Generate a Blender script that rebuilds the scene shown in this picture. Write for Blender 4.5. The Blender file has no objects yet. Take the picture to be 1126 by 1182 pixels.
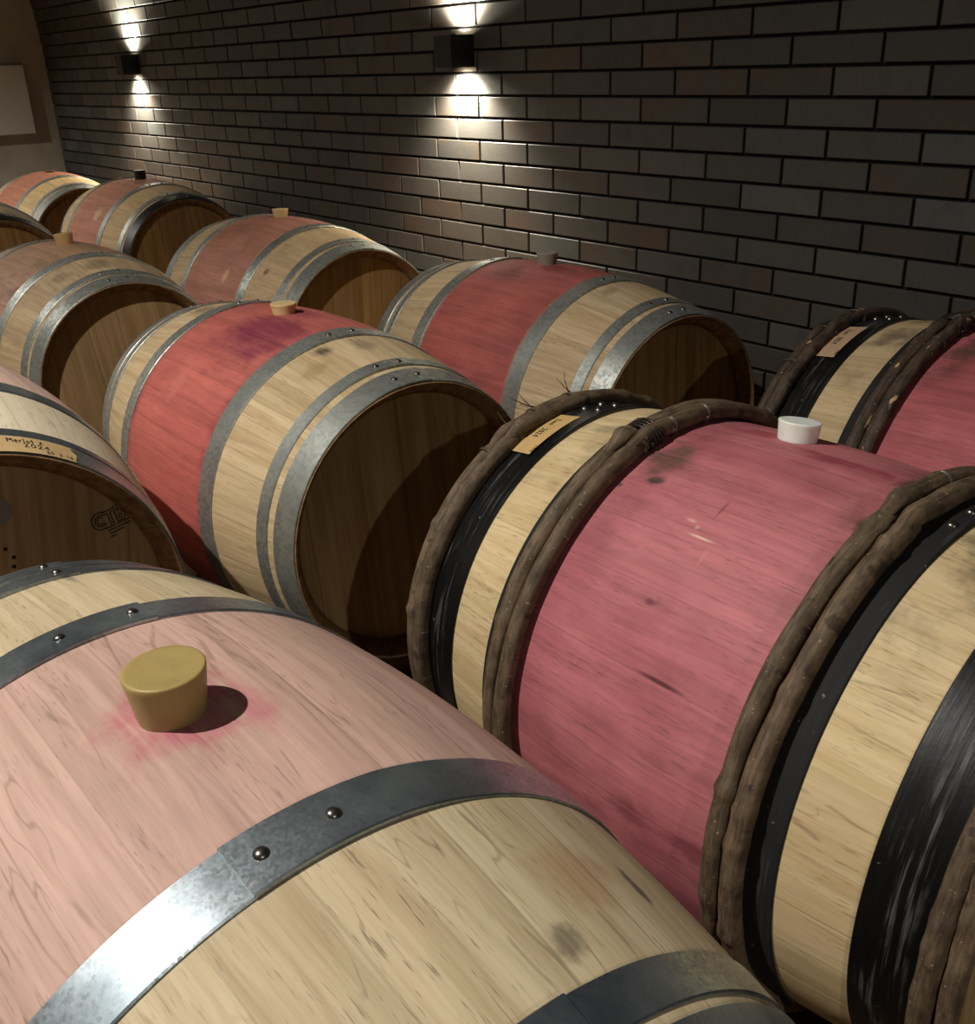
import bpy, math, random
from math import pi, sin, cos, radians as rad, sqrt
from mathutils import Vector, Matrix

scene = bpy.context.scene
col = scene.collection
random.seed(11)

# ------------------------------------------------------------------ helpers
def lin(c):
    """sRGB 0-255 triple -> linear RGBA"""
    o = []
    for v in c:
        v = v / 255.0
        o.append(v / 12.92 if v <= .04045 else ((v + .055) / 1.055) ** 2.4)
    return (o[0], o[1], o[2], 1.0)

def mesh_obj(name, verts, faces, mats, parent=None, loc=(0, 0, 0), smooth=True, fm=None, angle=None):
    me = bpy.data.meshes.new(name)
    me.from_pydata(verts, [], faces)
    for m in (mats if isinstance(mats, (list, tuple)) else [mats]):
        me.materials.append(m)
    if fm:
        for p, i in zip(me.polygons, fm):
            p.material_index = i
    if smooth:
        me.polygons.foreach_set('use_smooth', [True] * len(me.polygons))
        if angle:
            me.set_sharp_from_angle(angle=rad(angle))
    me.validate()
    me.update()
    o = bpy.data.objects.new(name, me)
    o.location = loc
    col.objects.link(o)
    if parent:
        o.parent = parent
    return o

def empty(name, loc, rz=0):
    o = bpy.data.objects.new(name, None)
    o.empty_display_size = .1
    o.location = loc
    o.rotation_euler = (0, 0, rz)
    col.objects.link(o)
    return o

def tag(o, label=None, cat=None, group=None, kind=None):
    if label: o['label'] = label
    if cat: o['category'] = cat
    if group: o['group'] = group
    if kind: o['kind'] = kind
    return o

def box_data(x0, x1, y0, y1, z0, z1, V, F):
    b = len(V)
    V += [(x0, y0, z0), (x1, y0, z0), (x1, y1, z0), (x0, y1, z0), (x0, y0, z1), (x1, y0, z1), (x1, y1, z1), (x0, y1, z1)]
    F += [(b, b + 3, b + 2, b + 1), (b + 4, b + 5, b + 6, b + 7), (b, b + 1, b + 5, b + 4), (b + 1, b + 2, b + 6, b + 5),
          (b + 2, b + 3, b + 7, b + 6), (b + 3, b, b + 4, b + 7)]

def bevel(o, w, seg=2, ang=40):
    m = o.modifiers.new('bevel', 'BEVEL')
    m.width = w; m.segments = seg; m.limit_method = 'ANGLE'; m.angle_limit = rad(ang)
    return o

# ------------------------------------------------------------------ node helper
class NT:
    def __init__(self, name):
        self.m = bpy.data.materials.new(name)
        self.m.use_nodes = True
        self.t = self.m.node_tree
        self.t.nodes.clear()
        self.out = self.t.nodes.new('ShaderNodeOutputMaterial')
        self.b = self.t.nodes.new('ShaderNodeBsdfPrincipled')
        self.t.links.new(self.b.outputs[0], self.out.inputs[0])
    def node(self, ty, **kw):
        n = self.t.nodes.new(ty)
        for k, v in kw.items():
            setattr(n, k, v)
        return n
    def set(self, sock, v):
        if isinstance(v, bpy.types.NodeSocket):
            self.t.links.new(v, sock)
        elif v is not None:
            if isinstance(v, (int, float)) and sock.type in ('RGBA',):
                v = (v, v, v, 1)
            sock.default_value = v
    def math(self, op, a, b=None, c=None, clamp=False):
        n = self.node('ShaderNodeMath', operation=op, use_clamp=clamp)
        self.set(n.inputs[0], a); self.set(n.inputs[1], b)
        if c is not None: self.set(n.inputs[2], c)
        return n.outputs[0]
    def add(self, a, b): return self.math('ADD', a, b)
    def sub(self, a, b): return self.math('SUBTRACT', a, b)
    def mul(self, a, b): return self.math('MULTIPLY', a, b)
    def obj(self):
        return self.node('ShaderNodeTexCoord').outputs['Object']
    def sep(self, v):
        n = self.node('ShaderNodeSeparateXYZ'); self.set(n.inputs[0], v)
        return n.outputs[0], n.outputs[1], n.outputs[2]
    def comb(self, x, y, z):
        n = self.node('ShaderNodeCombineXYZ')
        self.set(n.inputs[0], x); self.set(n.inputs[1], y); self.set(n.inputs[2], z)
        return n.outputs[0]
    def noise(self, v, scale=1., detail=3., rough=.55, dist=0.):
        n = self.node('ShaderNodeTexNoise')
        self.set(n.inputs['Vector'], v); self.set(n.inputs['Scale'], scale)
        self.set(n.inputs['Detail'], detail); self.set(n.inputs['Roughness'], rough); self.set(n.inputs['Distortion'], dist)
        return n.outputs[0]
    def step(self, v, a, b):
        """smooth 0 -> 1 between a and b (a > b allowed)"""
        n = self.node('ShaderNodeMapRange', interpolation_type='SMOOTHSTEP')
        lo, hi, t0, t1 = (a, b, 0., 1.) if not isinstance(a, (int, float)) or a < b else (b, a, 1., 0.)
        self.set(n.inputs['Value'], v); self.set(n.inputs['From Min'], lo); self.set(n.inputs['From Max'], hi)
        self.set(n.inputs['To Min'], t0); self.set(n.inputs['To Max'], t1)
        return n.outputs[0]
    def mix(self, f, a, b, blend='MIX'):
        n = self.node('ShaderNodeMix', data_type='RGBA', blend_type=blend)
        self.set(n.inputs[0], f); self.set(n.inputs[6], a); self.set(n.inputs[7], b)
        return n.outputs[2]
    def white(self, v):
        n = self.node('ShaderNodeTexWhiteNoise', noise_dimensions='1D')
        self.set(n.inputs['W'], v)
        return n.outputs['Value']
    def bump(self, h, strength=.3, dist=.001, normal=None):
        n = self.node('ShaderNodeBump')
        self.set(n.inputs['Height'], h); n.inputs['Strength'].default_value = strength; n.inputs['Distance'].default_value = dist
        if normal is not None: self.set(n.inputs['Normal'], normal)
        return n.outputs[0]
    def fin(self, color=None, rough=None, metal=None, normal=None, spec=None):
        b = self.b
        if color is not None: self.set(b.inputs['Base Color'], color)
        if rough is not None: self.set(b.inputs['Roughness'], rough)
        if metal is not None: self.set(b.inputs['Metallic'], metal)
        if normal is not None: self.set(b.inputs['Normal'], normal)
        if spec is not None: self.set(b.inputs['Specular IOR Level'], spec)
        return self.m

def simple(name, c, rough=.6, metal=0., spec=None):
    t = NT(name)
    return t.fin(lin(c), rough, metal, spec=spec)

# ------------------------------------------------------------------ materials
def stave_wood(name, seed, light=(214, 190, 148), dark=(168, 136, 92), stain=(200, 150, 140), stain2=None, hw=.2,
               jit=.02, soft=.02, strength=.9, stave_var=.16, fleck=.5, squig=.3, mold=0., moldx=(.1, .17),
               marks=(), nst=27, grime=.0, edge=None):
    t = NT(name)
    x, y, z = t.sep(t.obj())
    th = t.math('ARCTAN2', y, z)
    u = t.add(t.mul(th, nst / (2 * pi)), t.mul(t.math('SINE', t.add(t.mul(th, 5.), seed * 1.7)), .28))
    idx = t.math('FLOOR', u)
    fr = t.sub(u, idx)
    rnd = t.white(t.add(idx, seed * 13.37))
    rnd2 = t.white(t.add(idx, seed * 7.1 + 91.))
    arc = t.mul(th, .35)
    px = t.add(x, t.mul(rnd, 9.)); pz = t.add(t.mul(rnd2, 17.), seed)
    def pv(sx, sa):
        return t.comb(t.mul(px, sx), t.mul(arc, sa), pz)
    warp = t.noise(pv(4., 9.), 1., 2.)
    arcw = t.add(arc, t.mul(t.sub(warp, .5), .05))
    broad = t.noise(t.comb(t.mul(px, 2.2), t.mul(arcw, 42.), pz), 1., 3.)
    fine = t.noise(pv(9., 190.), 1., 3., .6)
    dash = t.noise(pv(34., 330.), 1., 2., .6)
    dashm = t.mul(t.step(dash, .58, .70), t.step(t.noise(pv(3., 12.), 1., 2.), .38, .62))
    # wavy growth-ring lines
    cn = t.noise(t.comb(t.mul(px, 3.), t.mul(arc, 26.), t.add(pz, 4.)), 1., 2., .5)
    cf = t.math('ABSOLUTE', t.sub(t.math('FRACT', t.mul(cn, 9.)), .5))
    sq = t.mul(t.step(cf, .07, .01), t.step(t.noise(pv(5., 20.), 1., 2.), .48, .62))
    lw = t.math('FRACT', t.add(t.mul(arc, 62.), t.mul(t.noise(t.comb(t.mul(px, 3.2), t.mul(arc, 11.), pz), 1., 2.), 5.)))
    la = t.mul(t.step(t.math('ABSOLUTE', t.sub(lw, .5)), .13, .02), t.step(t.noise(pv(13., 60.), 1., 2., .6), .52, .60))
    la = t.mul(la, t.step(t.noise(pv(2.2, 7.), 1., 2.), .40, .58))
    bm = t.add(t.mul(t.step(broad, .3, .72), .62), t.mul(t.step(fine, .35, .75), .38))
    base = t.mix(bm, lin(light), lin(dark))
    sv = t.add(1. - stave_var, t.mul(rnd, 2 * stave_var))
    base = t.mix(1., base, t.comb(sv, sv, sv), 'MULTIPLY')
    # wine stain between the bilge hoops
    ax = t.math('ABSOLUTE', x)
    j = t.add(t.mul(t.sub(rnd2, .5), jit), t.mul(t.sub(broad, .5), soft * 1.5))
    m = t.step(t.add(ax, j), hw + soft, hw - soft)
    blot = t.noise(t.comb(t.mul(x, 5.), t.mul(arc, 5.), seed * 3.1), 1., 4., .6)
    st = t.mix(t.step(blot, .35, .68), lin(stain), lin(stain2 or tuple(v * .86 for v in stain)))
    gv = t.add(.76, t.mul(t.sub(1., bm), .42))
    st = t.mix(1., st, t.comb(gv, gv, gv), 'MULTIPLY')
    sv2 = t.add(1. - stave_var * .55, t.mul(rnd, 1.1 * stave_var))
    st = t.mix(1., st, t.comb(sv2, sv2, sv2), 'MULTIPLY')
    c = t.mix(t.mul(m, strength), base, st)
    if edge:   # darker soak line where the hoops sit
        em = t.mul(t.step(ax, edge[0] - .03, edge[0]), t.step(t.noise(t.comb(t.mul(x, 14.), t.mul(arc, 9.), seed), 1., 3.), .35, .7))
        em = t.mul(em, t.step(ax, edge[0] + .012, edge[0]))
        c = t.mix(t.mul(em, edge[2]), c, lin(edge[1]))
    dk = lin((92, 66, 48))
    c = t.mix(t.mul(dashm, fleck), c, dk)
    c = t.mix(t.mul(sq, squig * .6), c, lin((96, 74, 58)))
    c = t.mix(t.mul(la, fleck * .85), c, lin((104, 82, 64)))
    if grime:
        g = t.noise(t.comb(t.mul(x, 7.), t.mul(arc, 10.), seed + 5.), 1., 5., .65)
        g = t.mul(t.step(g, .5, .75), t.step(z, .0, .3))
        c = t.mix(t.mul(g, grime), c, lin((70, 62, 50)))
    if mold:
        g = t.noise(t.comb(t.mul(x, 11.), t.mul(arc, 9.), seed + 8.), 1., 5., .65)
        g = t.mul(t.step(g, .42, .66), t.mul(t.step(ax, moldx[0], moldx[1]), t.step(z, .2, .34)))
        c = t.mix(t.mul(g, mold), c, lin((52, 50, 42)))
    for (s, td, ls, la, cc, stg, nz) in marks:
        a0 = (90 - td) * pi / 180 * .35      # theta' = 90 - theta, measured from the top
        dx = t.math('DIVIDE', t.sub(x, s), ls)
        da = t.math('DIVIDE', t.sub(arc, a0), la)
        d = t.math('SQRT', t.add(t.mul(dx, dx), t.mul(da, da)))
        if nz:
            nn = t.noise(t.comb(t.mul(x, 22. * nz), t.mul(arc, 34. * nz), seed + s * 9), 1., 4., .65)
            d = t.add(d, t.mul(t.sub(nn, .5), 1.7))
        k = t.step(d, 1., .25)
        if nz:
            k = t.mul(k, t.add(.45, t.mul(fine, 1.1)))
        c = t.mix(t.mul(k, stg), c, lin(cc))
    seam = t.math('MULTIPLY', t.step(fr, 0.022, .006), 1.)
    seam2 = t.step(fr, .978, .994)
    sm = t.math('MAXIMUM', seam, seam2)
    c = t.mix(t.mul(sm, .16), c, lin((70, 48, 32)))
    h = t.sub(t.add(t.mul(fine, .5), t.mul(broad, .25)), t.add(t.add(t.mul(dashm, .6), t.mul(la, .5)), t.mul(sm, .45)))
    nrm = t.bump(h, .35, .0012)
    return t.fin(c, t.add(.56, t.mul(fine, .22)), 0., nrm, .32)

def head_wood(name, seed, light=(174, 148, 106), dark=(148, 118, 78), tilt=.1, marks=()):
    t = NT(name)
    x, y, z = t.sep(t.obj())
    yy = t.add(t.mul(y, cos(tilt)), t.mul(z, sin(tilt)))
    zz = t.sub(t.mul(z, cos(tilt)), t.mul(y, sin(tilt)))
    u = t.add(t.mul(yy, 9.5), t.mul(t.math('SINE', t.add(t.mul(yy, 31.), seed)), .2))
    idx = t.math('FLOOR', u); fr = t.sub(u, idx)
    r = t.white(t.add(idx, seed * 5.3))
    p = t.comb(t.mul(yy, 55.), t.add(t.mul(zz, 2.6), t.mul(r, 8.)), t.add(r, seed))
    b = t.noise(p, 1., 4., .55)
    f = t.noise(t.comb(t.mul(yy, 280.), t.mul(zz, 9.), r), 1., 2.)
    c = t.mix(t.step(b, .3, .7), lin(light), lin(dark))
    s = t.add(.87, t.mul(r, .26))
    c = t.mix(1., c, t.comb(s, s, s), 'MULTIPLY')
    sm = t.math('MAXIMUM', t.step(fr, .02, .006), t.step(fr, .98, .994))
    c = t.mix(t.mul(sm, .28), c, lin((60, 40, 24)))
    c = t.mix(t.mul(t.step(f, .6, .75), .25), c, lin((80, 54, 32)))
    for (my, mz, rr) in marks:
        d = t.math('SQRT', t.add(t.math('POWER', t.sub(y, my), 2.), t.math('POWER', t.sub(z, mz), 2.)))
        c = t.mix(t.step(d, rr * 1.15, rr * .85), c, lin((22, 15, 9)))
    n = t.bump(t.sub(t.mul(f, .4), sm), .3, .001)
    return t.fin(c, .62, 0., n, .3)

def galvanized(name, seed=0., tint=(178, 180, 172), dark=(142, 146, 140), rough=.40, blotch=.4, scale=1., metal=.72, vs=.35):
    t = NT(name)
    o = t.obj()
    v = t.node('ShaderNodeTexVoronoi')
    t.set(v.inputs['Vector'], o); v.inputs['Scale'].default_value = 150. * scale
    vc = v.outputs['Color']
    r, g, b = t.sep(vc)
    n = t.noise(o, 9., 5., .65)
    f = t.noise(o, 60., 4., .7)
    k = t.add(t.mul(r, vs), t.mul(n, 1. - vs))
    c = t.mix(t.step(k, .3, .7), lin(tint), lin(dark))
    c = t.mix(t.mul(t.step(f, .56, .72), blotch * .45), c, lin((80, 84, 84)))
    ox = t.noise(o, 26., 5., .7)
    c = t.mix(t.mul(t.step(ox, .62, .75), blotch * .5), c, lin((210, 208, 200)))
    ro = t.add(rough - .08, t.add(t.mul(r, .12), t.mul(f, .16)))
    return t.fin(c, ro, metal, t.bump(t.add(t.mul(n, .5), t.mul(f, .12)), .18, .002))

def black_hoop(name, rough=.32, scratch=.8):
    t = NT(name)
    x, y, z = t.sep(t.obj())
    a = t.mul(t.math('ARCTAN2', y, z), .35)
    s = t.noise(t.comb(t.mul(x, 170.), t.mul(a, 7.), 2.), 1., 4., .6)
    g = t.noise(t.comb(t.mul(x, 20.), t.mul(a, 9.), 5.), 1., 3.)
    n = t.noise(t.comb(t.mul(x, 60.), t.mul(a, 60.), 5.), 1., 4.)
    ax = t.math('ABSOLUTE', x)
    bnd = t.mul(t.step(ax, .352, .362), t.step(ax, .386, .374))
    m = t.mul(t.step(s, .50, .66), t.step(t.add(g, t.mul(bnd, .16)), .50, .68))
    c = t.mix(t.mul(m, scratch), lin((13, 13, 13)), lin((96, 96, 92)))
    c = t.mix(t.mul(t.step(n, .68, .74), .6), c, lin((150, 150, 146)))
    return t.fin(c, t.add(rough, t.mul(s, .2)), .0, t.bump(t.add(s, n), .25, .001), .55)

def bark(name, seed=0., light=(112, 94, 72), dark=(62, 49, 37), peel=0.):
    t = NT(name)
    x, y, z = t.sep(t.obj())
    a = t.mul(t.math('ARCTAN2', y, z), .37)
    l = t.noise(t.comb(t.mul(x, 260.), t.mul(a, 26.), seed), 1., 4., .6)
    g = t.noise(t.comb(t.mul(x, 40.), t.mul(a, 22.), seed + 3.), 1., 5., .65)
    c = t.mix(t.step(t.add(t.mul(l, .5), t.mul(g, .5)), .34, .66), lin(dark), lin(light))
    sp = t.noise(t.comb(t.mul(x, 240.), t.mul(a, 190.), seed), 1., 1., .4)
    c = t.mix(t.mul(t.step(sp, .69, .75), .8), c, lin((158, 138, 112)))
    bk = t.noise(t.comb(t.mul(x, 40.), t.mul(a, 30.), seed + 9.), 1., 3.)
    c = t.mix(t.mul(t.step(bk, .6, .7), .6), c, lin((24, 18, 13)))
    if peel:
        pn = t.noise(t.comb(t.mul(x, 75.), t.mul(a, 16.), seed + 21.), 1., 4., .55)
        c = t.mix(t.step(pn, .70 - .06 * peel, .72 - .06 * peel), c, lin((206, 168, 116)))
    h = t.add(t.mul(l, .3), t.add(t.mul(g, .5), t.mul(t.step(sp, .7, .78), .3)))
    return t.fin(c, .68, 0., t.bump(h, .6, .0025), .35)

def silicone(name, c, sub=.5, radius=.012):
    t = NT(name)
    n = t.noise(t.obj(), 60., 4., .6)
    cc = t.mix(t.step(n, .3, .8), lin(c), lin(tuple(v * .93 for v in c)))
    m = t.fin(cc, .42, 0., t.bump(n, .12, .001), .4)
    t.b.inputs['Subsurface Weight'].default_value = sub
    t.b.inputs['Subsurface Radius'].default_value = (1.0, .75, .4)
    t.b.inputs['Subsurface Scale'].default_value = radius
    return m

def rivet_mat():
    t = NT('rivet_steel')
    n = t.noise(t.obj(), 300., 3.)
    return t.fin(t.mix(n, lin((150, 146, 138)), lin((96, 92, 86))), .3, .95)

def paper(name, c):
    t = NT(name)
    n = t.noise(t.obj(), 40., 4., .6)
    f = t.noise(t.obj(), 400., 2., .6)
    cc = t.mix(t.step(n, .3, .8), lin(c), lin(tuple(v * .92 for v in c)))
    return t.fin(cc, .75, 0., t.bump(f, .1, .0005), .25)

M_RIV = rivet_mat()
M_GALV = galvanized('galvanized_hoop')
M_GALVA = galvanized('smooth_galvanized_hoop', 3., (172, 182, 186), (112, 122, 128), .30, .9, 2.6, .86, .10)
M_BLACK = black_hoop('black_hoop_paint', .27)
M_BLACKM = black_hoop('matte_black_hoop', .72, .25)
M_BLACKH = black_hoop('black_head_hoop_paint', .3, .4)
M_BARK = bark('chestnut_bark')
M_BARK2 = bark('chestnut_bark_split', 4., (122, 102, 78), (68, 54, 41))
M_BARKP = bark('chestnut_bark_peeled', 9., (88, 72, 56), (40, 31, 24), .75)
M_BIND = simple('binding_twig', (34, 28, 22), .35)
M_WIRE = simple('binding_wire', (120, 112, 98), .4, .6)
M_INK = simple('marker_ink', (28, 20, 14), .6)
M_BURN = simple('burnt_stamp', (50, 34, 20), .8)
M_TAPE = paper('paper_tape', (204, 172, 122))
M_LABEL = paper('kraft_label', (206, 170, 112))
M_LABEL2 = paper('kraft_label_faded', (190, 156, 122))

def chime_mat():
    t = NT('weathered_chime')
    x, y, z = t.sep(t.obj())
    th = t.math('ARCTAN2', y, z)
    n = t.noise(t.comb(t.mul(x, 60.), t.mul(th, 14.), 1.), 1., 4., .6)
    c = t.mix(t.step(n, .3, .7), lin((152, 118, 80)), lin((112, 82, 50)))
    sm = t.step(t.math('ABSOLUTE', t.sub(t.math('FRACT', t.mul(th, 27 / (2 * pi))), .5)), .47, .495)
    return t.fin(t.mix(t.mul(sm, .5), c, lin((60, 42, 26))), .7, 0., t.bump(n, .3, .001), .25)
M_CHIME = chime_mat()
# ------------------------------------------------------------------ barrel geometry
CZ = .42                      # height of the barrel axes above the cellar floor

class Profile:
    def __init__(self, R, r, L):
        self.R, self.r, self.L = R, r, L
    def __call__(self, s):
        return self.R - (self.R - self.r) * (2 * abs(s) / self.L) ** 2
    def normal(self, s):
        d = -(self.R - self.r) * 8 * s / self.L ** 2     # dr/ds
        k = 1 / sqrt(1 + d * d)
        return (-d * k, k)                                # (along axis, radial)

def pt(s, r, th):
    """th: 0 = towards the brick wall, 90 deg = up"""
    return (s, r * cos(th), r * sin(th))

def lathe(prof_pts, nseg, closed_prof=False, thetas=None):
    V, F = [], []
    n = len(prof_pts)
    for k in range(nseg):
        th = 2 * pi * k / nseg
        for (s, r) in prof_pts:
            V.append(pt(s, r, th))
    for k in range(nseg):
        a = k * n; b = ((k + 1) % nseg) * n
        for i in range(n if closed_prof else n - 1):
            j = (i + 1) % n
            F.append((a + i, a + j, b + j, b + i))
    return V, F

def body_mesh(P, nseg, nr):
    h = P.L / 2
    out = [(-h + .003 + (P.L - .006) * i / nr, 0) for i in range(nr + 1)]
    pp = [(s, P(s)) for s, _ in out]
    re = P(h)
    inner = [(h, re - .0015), (h - .0012, re - .0045), (h - .016, re - .0165), (h - .029, re - .0258), (h - .0345, re - .0262), (h - .037, re - .020),
             (h - .060, re - .020)]
    right = inner
    left = [(-s, r) for s, r in inner]
    prof = list(reversed(left)) + pp + right
    return lathe(prof, nseg)

def head_mesh(P, sgn, nseg=96):
    h = P.L / 2
    rr = P(h) - .0225
    rings = [(h - .046, rr), (h - .0385, rr), (h - .036, rr - .012)]
    for k in (.8, .6, .4, .2):
        rings.append((h - .036 + .0012 * (1 - k), (rr - .012) * k))
    V, F = [], []
    for s, r in rings:
        for k in range(nseg):
            V.append(pt(s * sgn, r, 2 * pi * k / nseg))
    for i in range(len(rings) - 1):
        for k in range(nseg):
            a = i * nseg + k; b = i * nseg + (k + 1) % nseg
            f = (a, b, b + nseg, a + nseg)
            F.append(f if sgn < 0 else f[::-1])
    V.append((sgn * (h - .0348), 0, 0))
    c = len(V) - 1; o = (len(rings) - 1) * nseg
    for k in range(nseg):
        f = (o + k, o + (k + 1) % nseg, c)
        F.append(f if sgn < 0 else f[::-1])
    return V, F

def hoop_mesh(P, s0, s1, t=.002, lap=(78, 99), step_hi=True, nseg=180, off=.0006):
    """flat steel band following the bilge, its two ends lapped over one another between the lap angles"""
    la, lb = lap
    ths = []
    k = 0
    while k < 360:
        ths.append(float(k)); k += 360 / nseg
    e = .05
    ths += [la - e, la + e, lb - e, lb + e, (la + lb) / 2]
    ths = sorted(set(round(v, 3) for v in ths))
    sec = 5
    V, F = [], []
    bev = min(.0012, t * .6)
    for d in ths:
        ex = 0.
        if la <= d <= lb:
            ex = t * 1.15
        if not step_hi and la - 12 < d < la: ex = t * 1.15 * (d - la + 12) / 12
        if step_hi and lb < d < lb + 12: ex = t * 1.15 * (lb + 12 - d) / 12
        th = rad(d)
        mid = (s0 + s1) / 2
        pts = [(s0, P(s0) - .001), (s0, P(s0) + off + ex + t - bev), (s0 + bev, P(s0 + bev) + off + ex + t), (mid, P(mid) + off * .6 + ex + t),
               (s1 - bev, P(s1 - bev) + off + ex + t), (s1, P(s1) + off + ex + t - bev), (s1, P(s1) - .001)]
        for s, r in pts: V.append(pt(s, r, th))
    n = 7; K = len(ths)
    for k in range(K):
        a = k * n; b = ((k + 1) % K) * n
        for i in range(n - 1):
            F.append((a + i, a + i + 1, b + i + 1, b + i))
    return V, F

def dome(center, nrm, r, h, nseg=14, rings=4):
    n = Vector(nrm).normalized()
    a = n.orthogonal().normalized(); b = n.cross(a)
    c = Vector(center)
    V, F = [], []
    for i in range(rings):
        f = i / rings * pi / 2
        for k in range(nseg):
            q = 2 * pi * k / nseg
            V.append(tuple(c + (a * cos(q) + b * sin(q)) * r * cos(f) + n * h * sin(f)))
    V.append(tuple(c + n * h))
    for i in range(rings - 1):
        for k in range(nseg):
            j = (k + 1) % nseg
            F.append((i * nseg + k, i * nseg + j, (i + 1) * nseg + j, (i + 1) * nseg + k))
    o = (rings - 1) * nseg
    for k in range(nseg):
        F.append((o + k, o + (k + 1) % nseg, len(V) - 1))
    return V, F

def rivet(P, hoop_o, s, deg, lift, r=.0062, h=.0042, mat=None):
    th = rad(deg)
    na, nr_ = P.normal(s)
    n = (na, nr_ * cos(th), nr_ * sin(th))
    c = pt(s, P(s) + lift, th)
    V, F = dome(c, n, r, h)
    return mesh_obj('rivet', V, F, mat or M_RIV, hoop_o)

def surf(P, s, deg, lift=0.):
    th = rad(deg)
    na, nr_ = P.normal(s)
    p = Vector(pt(s, P(s), th)); n = Vector((na, nr_ * cos(th), nr_ * sin(th)))
    return p + n * lift

def patch(P, name, s0, s1, d0, d1, lift, t, mat, parent, nx=6, nd=16, edge=None):
    """a thin sheet lying on the staves (paper label)"""
    V, F = [], []
    for lay in (0, 1):
        for i in range(nx + 1):
            for j in range(nd + 1):
                s = s0 + (s1 - s0) * i / nx
                d = d0 + (d1 - d0) * j / nd
                if edge: s, d = edge(i / nx, j / nd, s, d)
                V.append(tuple(surf(P, s, d, lift + lay * t)))
    m = nd + 1; o = (nx + 1) * m
    for i in range(nx):
        for j in range(nd):
            a = i * m + j
            F.append((o + a, o + a + 1, o + a + m + 1, o + a + m)); F.append((a, a + m, a + m + 1, a + 1))
    for i in range(nx):
        for j in (0, nd):
            a = i * m + j; F.append((a, a + m, a + m + o, a + o))
    for j in range(nd):
        for i in (0, nx):
            a = i * m + j; F.append((a, a + 1, a + 1 + o, a + o))
    return mesh_obj(name, V, F, mat, parent, smooth=True, angle=40)

# stroke lettering: polylines in a 1-high box
GL = {
 'M': (.9, [[(0, 0), (.12, 1), (.42, .35), (.72, 1), (.85, 0)]]),
 'e': (.55, [[(.05, .32), (.45, .36), (.4, .58), (.2, .62), (.05, .4), (.1, .08), (.3, 0), (.48, .1)]]),
 'r': (.5, [[(.08, .62), (.1, 0)], [(.1, .36), (.22, .58), (.42, .6)]]),
 'l': (.25, [[(.1, 1), (.1, 0)]]),
 'o': (.55, [[(.25, .6), (.06, .4), (.1, .08), (.28, 0), (.46, .16), (.44, .48), (.25, .6)]]),
 't': (.5, [[(.24, .95), (.22, .1), (.36, 0)], [(.02, .62), (.46, .64)]]),
 '2': (.7, [[(.05, .78), (.2, 1), (.48, .96), (.52, .7), (.1, .08), (.04, 0), (.62, .02)]]),
 '0': (.7, [[(.3, 1), (.08, .7), (.08, .25), (.3, 0), (.55, .28), (.54, .72), (.3, 1)]]),
 '4': (.7, [[(.45, 0), (.46, 1), (.05, .35), (.62, .34)]]),
 '3': (.62, [[(.05, .9), (.3, 1), (.5, .78), (.24, .54), (.52, .3), (.3, 0), (.04, .1)]]),
 '9': (.62, [[(.5, .78), (.3, 1), (.08, .76), (.24, .5), (.5, .74), (.46, 0)]]),
 '1': (.4, [[(.05, .75), (.22, 1), (.22, 0)]]),
 'Z': (.75, [[(.05, .96), (.62, .98), (.04, .02), (.68, 0)]]),
 'w': (.8, [[(0, .58), (.16, .02), (.34, .5), (.5, .02), (.7, .6)]]),
 'n': (.6, [[(.06, .58), (.08, 0)], [(.08, .36), (.26, .58), (.44, .5), (.46, 0)]]),
 '/': (.5, [[(.05, .1), (.28, .8), (.5, .2)]]),
 '.': (.3, [[(.1, .0), (.16, .08)]]),
 ' ': (.5, []),
}
def text_lines(txt):
    out = []; x = 0
    for ch in txt:
        w, pl = GL[ch]
        for p in pl: out.append([(x + a, b) for a, b in p])
        x += w + .16
    return out, x

def ribbon(name, lines, mapf, w, mat, parent):
    """lines in (u, v); mapf gives (point, normal)"""
    V, F = [], []
    for L in lines:
        dense = []
        for i in range(len(L) - 1):
            for k in range(3):
                f = k / 3
                dense.append((L[i][0] * (1 - f) + L[i + 1][0] * f, L[i][1] * (1 - f) + L[i + 1][1] * f))
        dense.append(L[-1])
        P3 = [mapf(u, v) for u, v in dense]
        b = len(V)
        for i, (p, n) in enumerate(P3):
            q0 = P3[max(0, i - 1)][0]; q1 = P3[min(len(P3) - 1, i + 1)][0]
            tdir = (q1 - q0)
            if tdir.length < 1e-9: tdir = n.orthogonal()
            side = tdir.normalized().cross(n).normalized() * w / 2
            V += [tuple(p + side), tuple(p - side), tuple(p + side + n * .0002), tuple(p - side + n * .0002)]
        for i in range(len(P3) - 1):
            a = b + 4 * i; c = a + 4
            F += [(a + 2, c + 2, c + 3, a + 3), (a, a + 2, a + 3, a + 1), (a, c, c + 2, a + 2), (a + 1, a + 3, c + 3, c + 1)]
    return mesh_obj(name, V, F, mat, parent, smooth=False)

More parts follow.
